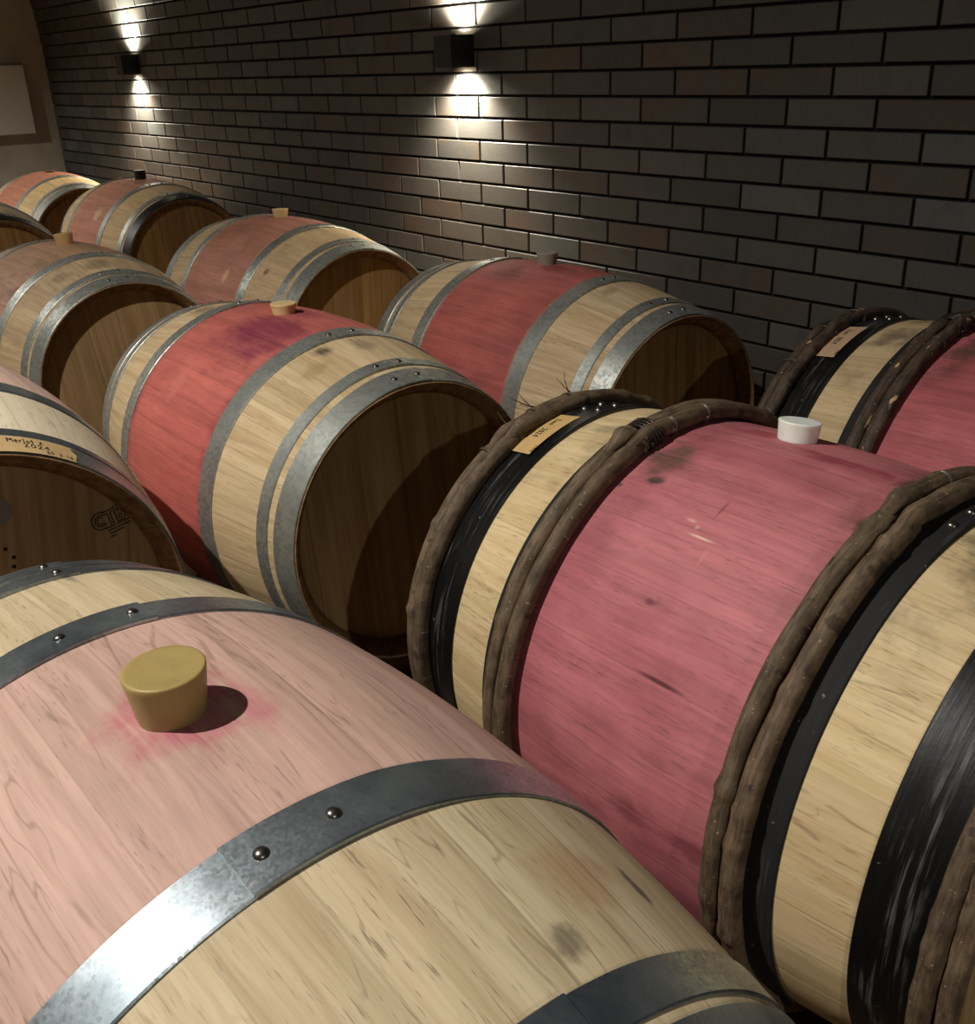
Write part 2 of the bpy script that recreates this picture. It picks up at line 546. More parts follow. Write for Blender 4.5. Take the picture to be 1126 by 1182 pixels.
def rod_mesh(P, s, rr, seed, d0=105., over=14., lift=0., wob=.0008, rvar=.055, nseg=300, ntube=14):
    """chestnut withy bent round the barrel; its two ends overlap a little"""
    rn = random.Random(seed)
    ph = [rn.uniform(0, 6.28) for _ in range(8)]
    V, F = [], []
    knots = [(rn.uniform(0, 360 + over), rn.uniform(.06, .2)) for _ in range(11)]
    for k in range(nseg + 1):
        d = (360. + over) * k / nseg
        th = rad(d0 + d)
        f = d / (360. + over)
        w = wob * (sin(3 * th + ph[0]) + .6 * sin(7 * th + ph[1]) + .4 * sin(13 * th + ph[2]))
        rv = rr * (1 + rvar * .5 * (sin(5 * th + ph[3]) + .7 * sin(11 * th + ph[4]) + .5 * sin(23 * th + ph[5])))
        for kd, kh in knots:
            q = (d - kd) / 1.3
            if abs(q) < 3: rv *= 1 + kh * math.exp(-q * q)
        tip = 1.
        if d < over: tip = .8 + .2 * d / over
        if d > 360: tip = 1 - .5 * (d - 360) / over
        rise = 0.
        if d > 360 - over: rise = rr * .7 * min(1., (d - 360 + over) / over)
        rv *= tip
        s_ = s + w
        cr = P(s_) + rv * .92 + lift + rise
        for j in range(ntube):
            a = 2 * pi * j / ntube
            ra = rv * (1 + .05 * sin(3 * a + ph[6] + 2 * th))
            V.append(pt(s_ + ra * cos(a), cr + ra * sin(a), th))
    for k in range(nseg):
        for j in range(ntube):
            a = k * ntube + j; b = k * ntube + (j + 1) % ntube
            F.append((a, a + ntube, b + ntube, b))
    F.append(tuple(range(ntube)))
    o = nseg * ntube
    F.append(tuple(reversed(range(o, o + ntube))))
    return V, F

def wrap_mesh(P, s, deg, rs, rr, turns, pitch, wire, lift=0., n=14):
    """a tight coil of withy or wire round a rod bundle (elliptical section rs wide, rr high)"""
    V, F = [], []
    nt = 6
    N = int(turns * n) + 1
    cen = []
    for k in range(N):
        a = 2 * pi * k / n
        d = deg + pitch * (k / n - turns / 2)
        th = rad(d)
        R0 = P(s) + rr * .92 + lift
        cen.append(Vector(pt(s + rs * cos(a), R0 + rr * sin(a), th)))
    for k in range(N):
        t = (cen[min(N - 1, k + 1)] - cen[max(0, k - 1)]).normalized()
        u = t.orthogonal().normalized(); v = t.cross(u)
        if k:
            u = (pu - t * pu.dot(t)).normalized(); v = t.cross(u)
        pu = u
        for j in range(nt):
            q = 2 * pi * j / nt
            V.append(tuple(cen[k] + (u * cos(q) + v * sin(q)) * wire))
    for k in range(N - 1):
        for j in range(nt):
            a = k * nt + j; b = k * nt + (j + 1) % nt
            F.append((a, b, b + nt, a + nt))
    F.append(tuple(reversed(range(nt)))); F.append(tuple(range((N - 1) * nt, N * nt)))
    return V, F

def bung_part(P, root, s, deg, r_top, h, mat, label, depth=.02, tilt=(0, 0), rb=None):
    rb = rb or r_top * .84
    th = rad(deg)
    na, nr_ = P.normal(s)
    n = Vector((na, nr_ * cos(th), nr_ * sin(th))) + Vector((tilt[0], tilt[1], 0))
    n.normalize()
    base = Vector(pt(s, P(s), th))
    a = Vector((1, 0, 0)); a = (a - n * a.dot(n)).normalized(); b = n.cross(a)
    bv = r_top * .05
    pr = [(rb * .93, -depth), (rb, 0), (r_top * .985, h * .86), (r_top, h - bv), (r_top - bv * .35, h - bv * .3), (r_top - bv * 1.2, h), (r_top * .86, h - .0003), (r_top * .5, h - .0006)]
    V, F = [], []
    ns = 48
    for r, z in pr:
        for k in range(ns):
            q = 2 * pi * k / ns
            V.append(tuple(base + a * (r * cos(q)) + b * (r * sin(q)) + n * z))
    for i in range(len(pr) - 1):
        for k in range(ns):
            j = (k + 1) % ns
            F.append((i * ns + k, i * ns + j, (i + 1) * ns + j, (i + 1) * ns + k))
    o = (len(pr) - 1) * ns
    F.append(tuple(o + k for k in range(ns)))
    F.append(tuple(reversed(range(ns))))
    ob = mesh_obj('bung', V, F, mat, root, loc=(0, 0, P.R), angle=50)
    ob['label'] = label
    return ob

def barrel_root(x, y, zc, tdeg, P, label, group):
    e = empty('oak_barrel', (x, y, CZ + zc - P.R), rad(tdeg))
    return tag(e, label, 'barrel', group)

def add_body(P, root, wood, headm, nseg=192, nr=60, heads=True):
    V, F = body_mesh(P, nseg, nr)
    npf = nr + 15
    fm = [1 if (i % (npf - 1)) < 7 or (i % (npf - 1)) >= npf - 1 - 7 else 0 for i in range(len(F))]
    b = mesh_obj('barrel_body', V, F, [wood, M_CHIME], root, loc=(0, 0, P.R), angle=50, fm=fm)
    hs = []
    for sg in (1, -1):
        V, F = head_mesh(P, sg)
        hs.append(mesh_obj('barrel_head', V, F, headm, root, loc=(0, 0, P.R), angle=30))
    return b, hs

def add_hoop(P, root, s0, s1, mat, riv=(84, 94), lap=(79, 100), t=.0021, step_hi=True, rr=.0062, pair=False, nseg=180, rh=.0042):
    V, F = hoop_mesh(P, s0, s1, t, lap, step_hi, nseg)
    h = mesh_obj('hoop', V, F, mat, root, loc=(0, 0, P.R), angle=35)
    m = (s0 + s1) / 2
    for d in riv:
        for s in ((m - .012, m + .014) if pair else (m,)):
            rivet(P, h, s, d, t * 2.1, rr, rh)
    return h

GRP = 'wine barrels lying in rows along the brick wall'
def steel_barrel(x, y, zc, tdeg, ds, label, wood, headm, b=(.185, .2306), q=(.377, .405), h=(.4198, .473), mat=None, headhoop=None,
                 nseg=192, nr=60, riv=None, lapd=None, hoopseg=180):
    P = Profile(.3521 + ds, .2917 + ds, .95)
    root = barrel_root(x, y, zc, tdeg, P, label, GRP)
    add_body(P, root, wood, headm, nseg, nr)
    mat = mat or M_GALV
    for sg in (1, -1):
        for nm, (s0, s1) in (('b', b), ('q', q), ('h', h)):
            key = ('+' if sg > 0 else '-') + nm
            rv = (riv or {}).get(key, (84, 94))
            lp = (lapd or {}).get(key, (79, 100))
            a0, a1 = (s0, s1) if sg > 0 else (-s1, -s0)
            mm = headhoop if (nm == 'h' and headhoop) else mat
            add_hoop(P, root, a0, a1, mm, rv, lp[:2], step_hi=(len(lp) <= 2), nseg=hoopseg)
    return P, root

W = {}
# --- the pale pink barrel in front
wood = stave_wood('pale_oak_front', 1.3, (206, 188, 153), (170, 150, 114), (196, 155, 146), (186, 150, 138), hw=.185, jit=.03, soft=.012, strength=.8,
                  stave_var=.07, fleck=.5, squig=.55, grime=.0,
                  marks=[(.0, 91, .085, .075, (178, 84, 106), .65, 1.2), (.03, 82, .07, .02, (186, 96, 110), .4, 1.2),
                         (-.377, 83.8, .03, .008, (112, 104, 98), .7, 1.4), (.322, 52, .03, .008, (60, 58, 60), .8, 1.3), (.357, 73, .02, .02, (84, 76, 66), .7, 1.3), (.31, 62, .05, .05, (158, 120, 80), .5, .8)])
PA, A = steel_barrel(-.7067, .2273, .0008, 1.5576, .0008, 'pale pink-stained barrel in the foreground with a thick yellow bung on top',
             wood, head_wood('head_oak_front', 2.), b=(.1665, .2175), q=(.386, .4215), h=(.430, .473), mat=M_GALVA, nseg=288, nr=90,
             riv={'-b': (84, 95.8), '+b': (86, 95.5), '-q': (84.7,), '-h': (84.7,), '+q': (84, 95), '+h': (84, 95)},
             lapd={'-b': (81.5, 102), '+b': (77.5, 98.8, 1), '-q': (81, 100), '-h': (80, 100)}, hoopseg=240)
M_YEL = silicone('yellow_silicone', (168, 146, 92), .55)
bung_part(PA, A, .003, 91.5, .0336, .042, M_YEL, 'thick yellowish silicone bung')

# --- barrel with the red band in the middle of the photo
wood = stave_wood('red_band_oak', 2.1, (214, 190, 150), (176, 148, 106), (192, 102, 92), (178, 88, 82), hw=.19, jit=.006, soft=.010, strength=.96, stave_var=.08,
                  fleck=.35, squig=.22, edge=(.185, (96, 40, 62), .7),
                  marks=[(.07, 104, .15, .15, (118, 44, 66), .8, .5), (.0, 84, .10, .05, (140, 52, 70), .6, .9), (.255, 101, .03, .03, (66, 58, 54), .75, 1.0),
                         (.28, 86, .05, .03, (96, 78, 60), .5, 1.2), (.30, 110, .03, .05, (150, 118, 80), .5, 1.2), (-.03, 137, .03, .05, (204, 122, 112), .5, 1.3),
                         (-.30, 100, .07, .05, (84, 74, 60), .6, 1.1)])
PB, B = steel_barrel(-1.9862, 1.0152, -.006, .6964, -.006, 'red-banded barrel with galvanized hoops and cream bung, standing mid-picture',
             wood, head_wood('head_oak_mid', 3., (172, 144, 100), (146, 114, 72), .06), b=(.184, .232), q=(.3727, .4025), nseg=224, nr=72,
             riv={'+b': (83.3, 92.8), '+q': (84.8, 94.5), '+h': (84.3, 94.5), '-b': (83, 91)}, lapd={'+b': (80, 97), '+q': (80, 99), '+h': (81, 99)})
M_CREAM = silicone('cream_silicone', (222, 194, 140), .4)
bung_part(PB, B, -.008, 89.5, .0285, .022, M_CREAM, 'cream silicone bung')

# --- red barrel behind it, against the wall
wood = stave_wood('dusky_red_oak', 3.7, (208, 184, 146), (170, 142, 102), (172, 86, 82), (150, 70, 70), hw=.189, jit=.006, soft=.012, strength=.95, stave_var=.08,
                  fleck=.35, squig=.85, marks=[(-.06, 106, .07, .06, (104, 48, 46), .7, .8), (.06, 92, .1, .04, (120, 54, 52), .5, 1.),
                                              (.27, 98, .03, .04, (110, 88, 64), .5, 1.2)])
PC, Cb = steel_barrel(-1.9968, 1.8023, -.0095, -.511, -.0094, 'dusky red barrel with grey bung, close to the brick wall right of the near lamp',
             wood, head_wood('head_oak_wall', 4.4, (182, 146, 94), (156, 118, 70), .04), b=(.187, .235), q=(.3737, .403),
             riv={'+b': (85, 92), '+q': (85, 95.5), '+h': (85.5, 94.5)})
bung_part(PC, Cb, -.022, 88, .0285, .030, silicone('grey_silicone', (150, 142, 128), .2), 'grey silicone bung')

# --- third barrel along the wall
wood = stave_wood('dusty_pink_oak', 5.2, (208, 180, 140), (172, 144, 104), (176, 118, 104), (164, 104, 86), hw=.187, jit=.006, soft=.012, strength=.9, stave_var=.1,
                  fleck=.35, squig=.3, grime=.35, marks=[(.085, 144, .02, .035, (212, 172, 128), .8, 1.1), (.28, 135, .015, .02, (88, 62, 42), .7, 1.2)])
PE, E_ = steel_barrel(-3.2609, 1.7033, .0016, .8989, .0016, 'dusty pink barrel by the wall beneath the lamps, with a small cream bung', wood,
             head_wood('head_oak_third', 5.5, (188, 152, 98), (160, 122, 72), -.06), b=(.190, .2306), q=(.377, .405), riv={'+b': (87, 95), '+q': (84, 94), '+h': (84, 92)})
bung_part(PE, E_, -.04, 88, .0285, .026, M_CREAM, 'cream silicone bung')

# --- dusty barrel at the left of the second row
wood = stave_wood('dusty_brown_oak', 6.4, (196, 170, 132), (156, 130, 96), (168, 120, 102), (150, 116, 82), hw=.186, jit=.01, soft=.02, strength=.75, stave_var=.1,
                  fleck=.3, squig=.2, grime=.55, marks=[(.3, 92, .06, .06, (104, 90, 72), .6, .9), (.3, 112, .04, .05, (104, 90, 72), .5, 1.)])
PG, G = steel_barrel(-3.4153, 1.0005, -.0079, .1693, -.0078, 'dusty brown barrel at left with tan bung and a wide shaded head', wood,
             head_wood('head_oak_left', 6.6, (176, 144, 100), (150, 118, 76), .1), b=(.186, .2306), q=(.373, .405), riv={'+b': (83, 92.5), '+q': (86, 95.8), '+h': (85.5, 95.8)})
bung_part(PG, G, -.012, 89, .0295, .034, silicone('tan_silicone', (196, 160, 108), .3), 'tan silicone bung', tilt=(-.08, -.06))

# --- far barrels
wood = stave_wood('far_pink_oak', 7.3, (206, 178, 132), (172, 140, 96), (178, 116, 96), (168, 110, 88), hw=.19, jit=.01, soft=.015, strength=.9, stave_var=.08, fleck=.3, squig=.2,
                  grime=.3, marks=[(.1, 140, .04, .05, (206, 176, 130), .7, 1.)])
PF, Fb = steel_barrel(-4.9912, 1.8733, .0067, .2379, .0067, 'far pink barrel with black head hoop and black bung, below the far lamp', wood,
             head_wood('head_oak_far', 7.7, (164, 122, 70), (130, 94, 50), .05), b=(.192, .2306), nseg=128, nr=48, headhoop=M_BLACKH, riv={'+b': (88, 97), '+q': (86, 97)}, hoopseg=120)
bung_part(PF, Fb, .0, 90, .0285, .040, silicone('black_rubber', (46, 40, 34), 0.), 'black rubber bung', rb=.026)

wood = stave_wood('farthest_pink_oak', 8.8, (206, 178, 130), (172, 140, 92), (176, 110, 92), (166, 106, 82), hw=.19, jit=.01, soft=.015, strength=.9, stave_var=.08, fleck=.2, squig=.1,
                  grime=.4)
PH, H_ = steel_barrel(-6.0875, 1.7846, -.0037, -.0402, -.0037, 'farthest barrel in the corner before the plastered end wall', wood,
             head_wood('head_oak_farthest', 8.2, (150, 108, 64), (116, 82, 46), .05), b=(.1964, .2306), nseg=128, nr=48, hoopseg=120)
bung_part(PH, H_, .0, 90, .0285, .008, silicone('brown_silicone', (120, 88, 58), 0.), 'low brown bung')

wood = stave_wood('grey_oak', 9.9, (176, 156, 126), (146, 124, 96), (160, 122, 104), (150, 116, 92), hw=.19, jit=.01, soft=.015, strength=.8, stave_var=.08, fleck=.3, squig=.2, grime=.5)
PK, K_ = steel_barrel(-5.0511, 1.0774, .0029, .0941, .0028, 'barrel at the left edge whose black head hoop shows behind the dusty brown barrel', wood,
             head_wood('head_oak_edge', 9.1, (164, 124, 78), (134, 98, 58), .05), nseg=128, nr=48, headhoop=M_BLACKH, hoopseg=120)

# --- cream barrel with writing on its head hoop, cut off by the left edge
wood = stave_wood('cream_oak', 10.6, (240, 226, 196), (222, 204, 170), (228, 188, 174), (222, 182, 166), hw=.178, jit=.02, soft=.01, strength=.75, stave_var=.06, fleck=.35, squig=.2)
HJ = head_wood('head_oak_stamped', 10.3, (184, 154, 110), (156, 124, 82), -.12, marks=[(.058, .145, .0032), (.067, .128, .0034), (.064, .113, .0034)])
PJ, J = steel_barrel(-1.9985, .2204, .0234, .1673, .0234, 'cream barrel at the left edge with handwritten tape on its head hoop and stamped head', wood, HJ,
             b=(.176, .2274), q=(.3967, .4165), h=(.424, .473), mat=M_GALVA, nseg=224, nr=72, lapd={'+b': (110, 130), '+q': (110, 130), '+h': (110, 130)},
             riv={'+b': (115, 125), '+q': (115, 125), '+h': (115, 125)})

# --- barrels bound with chestnut hoops
def chestnut_barrel(x, y, zc, tdeg, ds, label, wood, headm, barkm, barkm2, seed, lab_deg, riv_black, binds):
    P = Profile(.3494 + ds, .3087 + ds, .8508)
    root = barrel_root(x, y, zc, tdeg, P, label, GRP)
    add_body(P, root, wood, headm, 288, 90)
    lo = (0, 0, P.R)
    for sg in (1, -1):
        # black iron hoops
        a, b = (.207, .2445); V, F = hoop_mesh(P, *sorted((sg * a, sg * b)), .0024, (80, 101), True, 200)
        h1 = mesh_obj('iron_hoop', V, F, M_BLACKM, root, loc=lo, angle=35)
        for d in riv_black['in']: rivet(P, h1, sg * .231, d, .005, .0068, .0048)
        a, b = (.3305, .398); V, F = hoop_mesh(P, *sorted((sg * a, sg * b)), .0026, (80, 103), True, 200)
        h2 = mesh_obj('iron_hoop', V, F, M_BLACK, root, loc=lo, angle=35)
        for d in riv_black['out']:
            for ds_ in (-.014, .016): rivet(P, h2, sg * (.366 + ds_), d, .0055, .0075, .0055)
        # chestnut withies: two by the stain, two on the head
        for k, (s, rr) in enumerate(((.178, .0128), (.2045, .0128), (.409, .0125), (.4315, .0115))):
            V, F = rod_mesh(P, sg * s, rr, seed + k * 7 + (50 if sg > 0 else 0), d0=binds[0] + k * 3 - (4 if sg > 0 else 0), over=7., lift=.003)
            r = mesh_obj('chestnut_hoop', V, F, (barkm if k % 2 == 0 else barkm2), root, loc=lo, angle=60)
            if k == 1 and sg < 0:
                V, F = wrap_mesh(P, sg * .191, binds[0] - 1, .0275, .0175, 4, .95, .0026, .0)
                mesh_obj('withy_binding', V, F, M_BIND, r)
            if k == 0:
                for d in binds[1]:
                    V, F = wrap_mesh(P, sg * s, d, rr * 1.1, rr * 1.1, 2, .45, .0007, .0012)
                    mesh_obj('binding_wire', V, F, M_WIRE, r)
            if k == 2:
                for d in binds[2]:
                    V, F = wrap_mesh(P, sg * .420, d, .0245, .0145, 2, .5, .0009, .0)
                    mesh_obj('binding_wire', V, F, M_WIRE, r)
    return P, root

MA = (54, 50, 42)
wood = stave_wood('magenta_oak', 12.4, (222, 198, 154), (192, 164, 116), (188, 108, 115), (164, 82, 96), hw=.200, jit=.0, soft=.006, strength=.95, stave_var=.06, fleck=.42, squig=.36,
                  nst=29, mold=.55, moldx=(.09, .16), marks=[
                  (-.116, 113.3, .018, .014, MA, .85, 1.4), (-.16, 117.5, .006, .006, MA, .8, 1.4), (-.135, 106, .05, .05, (84, 70, 58), .8, .9), (.145, 86, .022, .03, MA, .85, 1.2),
                  (.155, 106, .012, .02, MA, .7, 1.2), (.06, 87, .12, .02, (138, 48, 64), .75, .7), (-.08, 84, .09, .03, (142, 52, 66), .6, .8),
                  (-.024, 119.9, .010, .0028, (214, 176, 150), .75, .0), (-.011, 120.9, .004, .005, (212, 172, 150), .6, .0), (.003, 122.8, .026, .0026, (226, 196, 168), .85, .0),
                  (.022, 126.2, .003, .02, (210, 136, 124), .55, .0), (.0, 115, .003, .022, (128, 54, 66), .6, .0), (-.009, 138.9, .014, .007, (104, 52, 60), .75, 1.3),
                  (.05, 151.8, .047, .0042, (84, 38, 44), .9, .0), (.05, 180, .04, .03, (104, 46, 56), .6, 1.2), (.14, 180, .05, .02, (110, 44, 58), .6, 1.2),
                  (.30, 96, .06, .05, (84, 78, 66), .75, .9), (-.29, 100, .03, .02, (120, 108, 84), .5, 1.1)])
PD, D = chestnut_barrel(-.7034, 1.0627, .003, .5664, .0019, 'large magenta-stained barrel bound with chestnut hoops, white bung on top', wood,
             head_wood('head_oak_right', 11.), M_BARK, M_BARK2, 3, 0, {'in': (90, 97), 'out': (84.5, 91)}, (104., (97., 107., 86.), (103, 121, 90)))
bung_part(PD, D, -.040, 80.5, .0288, .026, silicone('white_silicone', (246, 252, 242), .6), 'white translucent silicone bung', rb=.0262)

wood = stave_wood('magenta_oak_wall', 13.9, (210, 186, 146), (178, 150, 108), (186, 96, 104), (168, 80, 88), hw=.200, jit=.0, soft=.006, strength=.95, stave_var=.1, fleck=.35, squig=.25,
                  nst=29, mold=.7, moldx=(.08, .15), marks=[(-.12, 106, .04, .06, (80, 64, 54), .75, .9)])
PI_, I_ = chestnut_barrel(-.6857, 1.8234, .0077, -1.1805, .0065, 'magenta barrel with peeling chestnut hoops against the wall at the right edge', wood,
             head_wood('head_oak_corner', 12.), M_BARKP, M_BARKP, 31, 0, {'in': (90, 97), 'out': (82, 89)}, (100., (94., 110., 84.), (108, 126, 92)))

# --- writing
def label_on(P, root, s0, s1, d0, d1, mat, texts, lift=.0034, hn=None, edge=None):
    L = patch(P, 'paper_label', s0, s1, d0, d1, lift, .0004, mat, root, edge=edge)
    L.location = (0, 0, P.R)
    for (txt, s, d, d2, h, flip) in texts:
        lines, w = text_lines(txt)
        hu = abs(d2 - d) * pi / 180 * P(s) / w
        def mp(u, v, s=s, d=d, h=h, hu=hu, flip=flip):
            # flip: reads from the far end of the barrel; else baseline runs towards the wall, tops away from the camera
            k = -1 if flip else 1
            dd = d - k * (u * hu / P(s)) * 180 / pi
            ss = s - k * v * h
            p = surf(P, ss, dd, lift + .0005); q = surf(P, ss, dd, lift + .01)
            return p, (q - p).normalized()
        ribbon('handwriting', lines, mp, h * .13, M_INK, L)
    return L
label_on(PD, D, -.411, -.352, 97.8, 117, M_LABEL, [('Zwn', -.386, 100.6, 104.4, .012, True), ('2024', -.386, 106.2, 110.6, .012, True), ('29/4', -.357, 113.4, 116.2, .007, True)], lift=.0066)
label_on(PI_, I_, -.409, -.354, 100.6, 120, M_LABEL2, [('Zwn', -.386, 103.4, 107.2, .011, True), ('2024', -.386, 109, 113.4, .011, True), ('29/4', -.359, 116.2, 119, .0065, True)], lift=.0066)

def tape_edge(fi, fj, s, d):
    if fj < .02: d += .5 * sin(fi * 9) + 1.6 * (fi - .5) ** 2
    return s, d
label_on(PJ, J,   .4245, .4722, 55.2, 110, M_TAPE, [('Merlot /', .443, 72.9, 63.6, .0125, False), ('2024', .456, 69.2, 62.0, .011, False), ('30 3 14', .4675, 63.9, 56.2, .0085, False)], lift=.0033, edge=tape_edge)

# stamp burnt into the head of the cream barrel
hx = PJ.L / 2 - .0345
def head_map(cy, cz, h, rot):
    def mp(u, v):
        yy = u * h; zz = v * h
        return Vector((hx, cy + yy * cos(rot) - zz * sin(rot), cz + yy * sin(rot) + zz * cos(rot))), Vector((1, 0, 0))
    return mp
def arcp(cx, cy, r, a0, a1, n=14, ry=None):
    return [(cx + r * cos(rad(a0 + (a1 - a0) * i / n)), cy + (ry or r) * sin(rad(a0 + (a1 - a0) * i / n))) for i in range(n + 1)]
stamp = [arcp(.55, .5, .62, 60, 290, 18), arcp(.55, .5, .40, 50, 310, 16), arcp(.55, .5, .25, 50, 310, 14),
         [(.75, 1.0), (1.5, 1.0)], [(.85, .82), (1.08, .82), (1.08, -.1)], [(1.26, -.1), (1.26, .82), (1.45, .82)],
         [(1.55, 0), (1.55, 1.12), (1.95, 1.12), (2.12, .9), (1.98, .62), (2.2, .36), (2.02, 0), (1.55, 0)],
         [(1.72, .16), (1.9, .16), (1.96, .34), (1.86, .46), (1.72, .46), (1.72, .16)], [(1.72, .72), (1.86, .72), (1.9, .86), (1.82, .96), (1.72, .96), (1.72, .72)],
         [(.62, -.16), (1.3, -.16)]]
rs = random.Random(4)
for (x0, x1, yv) in ((1.45, 2.35, -.16), (.75, 1.25, -.40), (1.4, 2.3, -.40), (.75, 1.7, -.64), (.75, 1.1, -.88)):
    u = x0
    while u < x1 - .05:
        l = rs.uniform(.07, .16)
        stamp.append([(u, yv + rs.uniform(-.03, .03)), (u + l * .5, yv + .07), (u + l, yv - .02)])
        u += l + .035
jh = [o for o in J.children if o.name.startswith('barrel_head') and o.data.vertices[0].co.x > 0][0]
ribbon('burnt_stamp', stamp, head_map(.195, .132, .0245, .17), .0019, M_BURN, jh)
# round metal disc screwed to that head
V, F = [], []
ns = 40
dc = (.058, .207)
for (r, xx) in ((.022, 0), (.022, .0016), (.0212, .0022)):
    for k in range(ns):
        V.append((hx + xx, dc[0] + r * cos(2 * pi * k / ns), dc[1] + r * sin(2 * pi * k / ns)))
for i in range(2):
    for k in range(ns):
        j = (k + 1) % ns
        F.append((i * ns + k, i * ns + j, (i + 1) * ns + j, (i + 1) * ns + k))
F.append(tuple(2 * ns + k for k in range(ns)))
disc = mesh_obj('metal_disc', V, F, simple('dull_zinc', (150, 148, 138), .5, .3), jh, angle=30)

# twigs sticking up from the left withy bundle of the magenta barrel
def twig(parent, P, s, deg, dirs, length, seed):
    rn = random.Random(seed)
    p = surf(P, s, deg, .022)
    d = Vector(dirs).normalized()
    V, F = [], []
    n, nt = 7, 5
    for i in range(n + 1):
        u = d.orthogonal().normalized(); v = d.cross(u)
        r = .0014 * (1 - .75 * i / n)
        for j in range(nt):
            q = 2 * pi * j / nt
            V.append(tuple(p + (u * cos(q) + v * sin(q)) * r))
        p = p + d * length / n
        d = (d + Vector((rn.uniform(-.3, .3), rn.uniform(-.3, .3), rn.uniform(-.15, .3)))).normalized()
    for i in range(n):
        for j in range(nt):
            a = i * nt + j; b = i * nt + (j + 1) % nt
            F.append((a, b, b + nt, a + nt))
    F.append(tuple(range(n * nt, (n + 1) * nt)))
    return mesh_obj('twig', V, F, M_BARK, parent)
withies = sorted([o for o in D.children if o.name.startswith('chestnut_hoop')], key=lambda o: o.data.vertices[0].co.x)
for (dg, dd, ln, sd) in ((101, (-.7, -.5, .5), .05, 1), (100, (-.4, -.9, .3), .06, 2), (88, (-.5, .1, .9), .045, 3), (87, (-.9, .2, .5), .04, 4), (110, (-.6, -.7, .2), .03, 5)):
    twig(withies[0], PD, -.432, dg, dd, ln, sd)
# ------------------------------------------------------------------ timber rails
def rail_wood():
    t = NT('rail_timber')
    x, y, z = t.sep(t.obj())
    n = t.noise(t.comb(t.mul(x, 60.), t.mul(y, 3.), t.mul(z, 60.)), 1., 4.)
    return t.fin(t.mix(n, lin((150, 118, 78)), lin((104, 78, 48))), .75, 0., t.bump(n, .3, .002), .3)
M_RAIL = rail_wood()
RT = CZ - .341
RG = 'timber rails carrying the barrels'
def rail(x, y0, y1, label, group=None):
    V, F = [], []
    box_data(-.045, .045, 0, y1 - y0, 0, RT, V, F)
    o = mesh_obj('timber_rail', V, F, M_RAIL, None, (x, y0, 0.0), smooth=False)
    bevel(o, .004)
    return tag(o, label, 'rail', group)
COLS = (-.70, -1.99, -3.415, -5.02, -6.09, -3.261)
for k, cx in enumerate(COLS):
    for sg in (-1, 1):
        if k == 0: y0, y1 = -.05, 2.1
        elif k == 1: y0, y1 = -.05, 2.05
        elif k == 2: y0, y1 = .72, 1.29
        elif k == 5: y0, y1 = 1.41, 2.0
        elif k == 3: y0, y1 = .8, 2.1
        else: y0, y1 = 1.5, 2.05
        if k == 1 and sg == 1:
            rail(cx + .31 * sg, y0, y1, 'timber rail showing under the front end of the red-banded barrel')
        else:
            rail(cx + .31 * sg, y0, y1, 'timber rail lying across the floor underneath a row of barrels', RG)

# ------------------------------------------------------------------ setting
WY = 2.30
def brick_mat():
    t = NT('dark_clinker_brick')
    at = t.node('ShaderNodeAttribute', attribute_name='tone')
    r, g, b = t.sep(at.outputs['Color'])
    o = t.obj()
    n = t.noise(o, 14., 5., .6); f = t.noise(o, 130., 3., .6)
    k = t.noise(t.comb(t.mul(t.sep(o)[0], 7.), t.mul(t.sep(o)[2], 9.), t.mul(g, 9.)), 1., 3.)
    c = t.mix(r, lin((66, 65, 61)), lin((86, 83, 77)))
    warm = t.mul(t.step(g, .62, .9), t.step(k, .35, .6))
    c = t.mix(t.mul(warm, .6), c, lin((88, 70, 54)))
    cool = t.mul(t.step(b, .88, .95), .6)
    c = t.mix(cool, c, lin((92, 98, 94)))
    c = t.mix(t.mul(t.step(n, .5, .75), .35), c, lin((54, 50, 45)))
    c = t.mix(t.mul(t.step(f, .62, .7), .4), c, lin((38, 34, 30)))
    return t.fin(c, t.add(.42, t.mul(n, .25)), 0., t.bump(t.add(t.mul(n, .4), f), .35, .0015), .5)
M_BRICK = brick_mat()
M_MORTAR = simple('dark_mortar', (20, 18, 16), .9)

RV = 2.6; ZS = CZ + .93                # vault radius and springing height
def wall_pt(arc):
    """height along the wall's curved section -> (y, z, normal y, normal z)"""
    if arc <= ZS: return WY, arc, -1., 0.
    a = (arc - ZS) / RV
    return WY - RV * (1 - cos(a)), ZS + RV * sin(a), -cos(a), -sin(a)

X0, X1 = -7.47, 4.6
V, F, FM, TONE = [], [], [], []
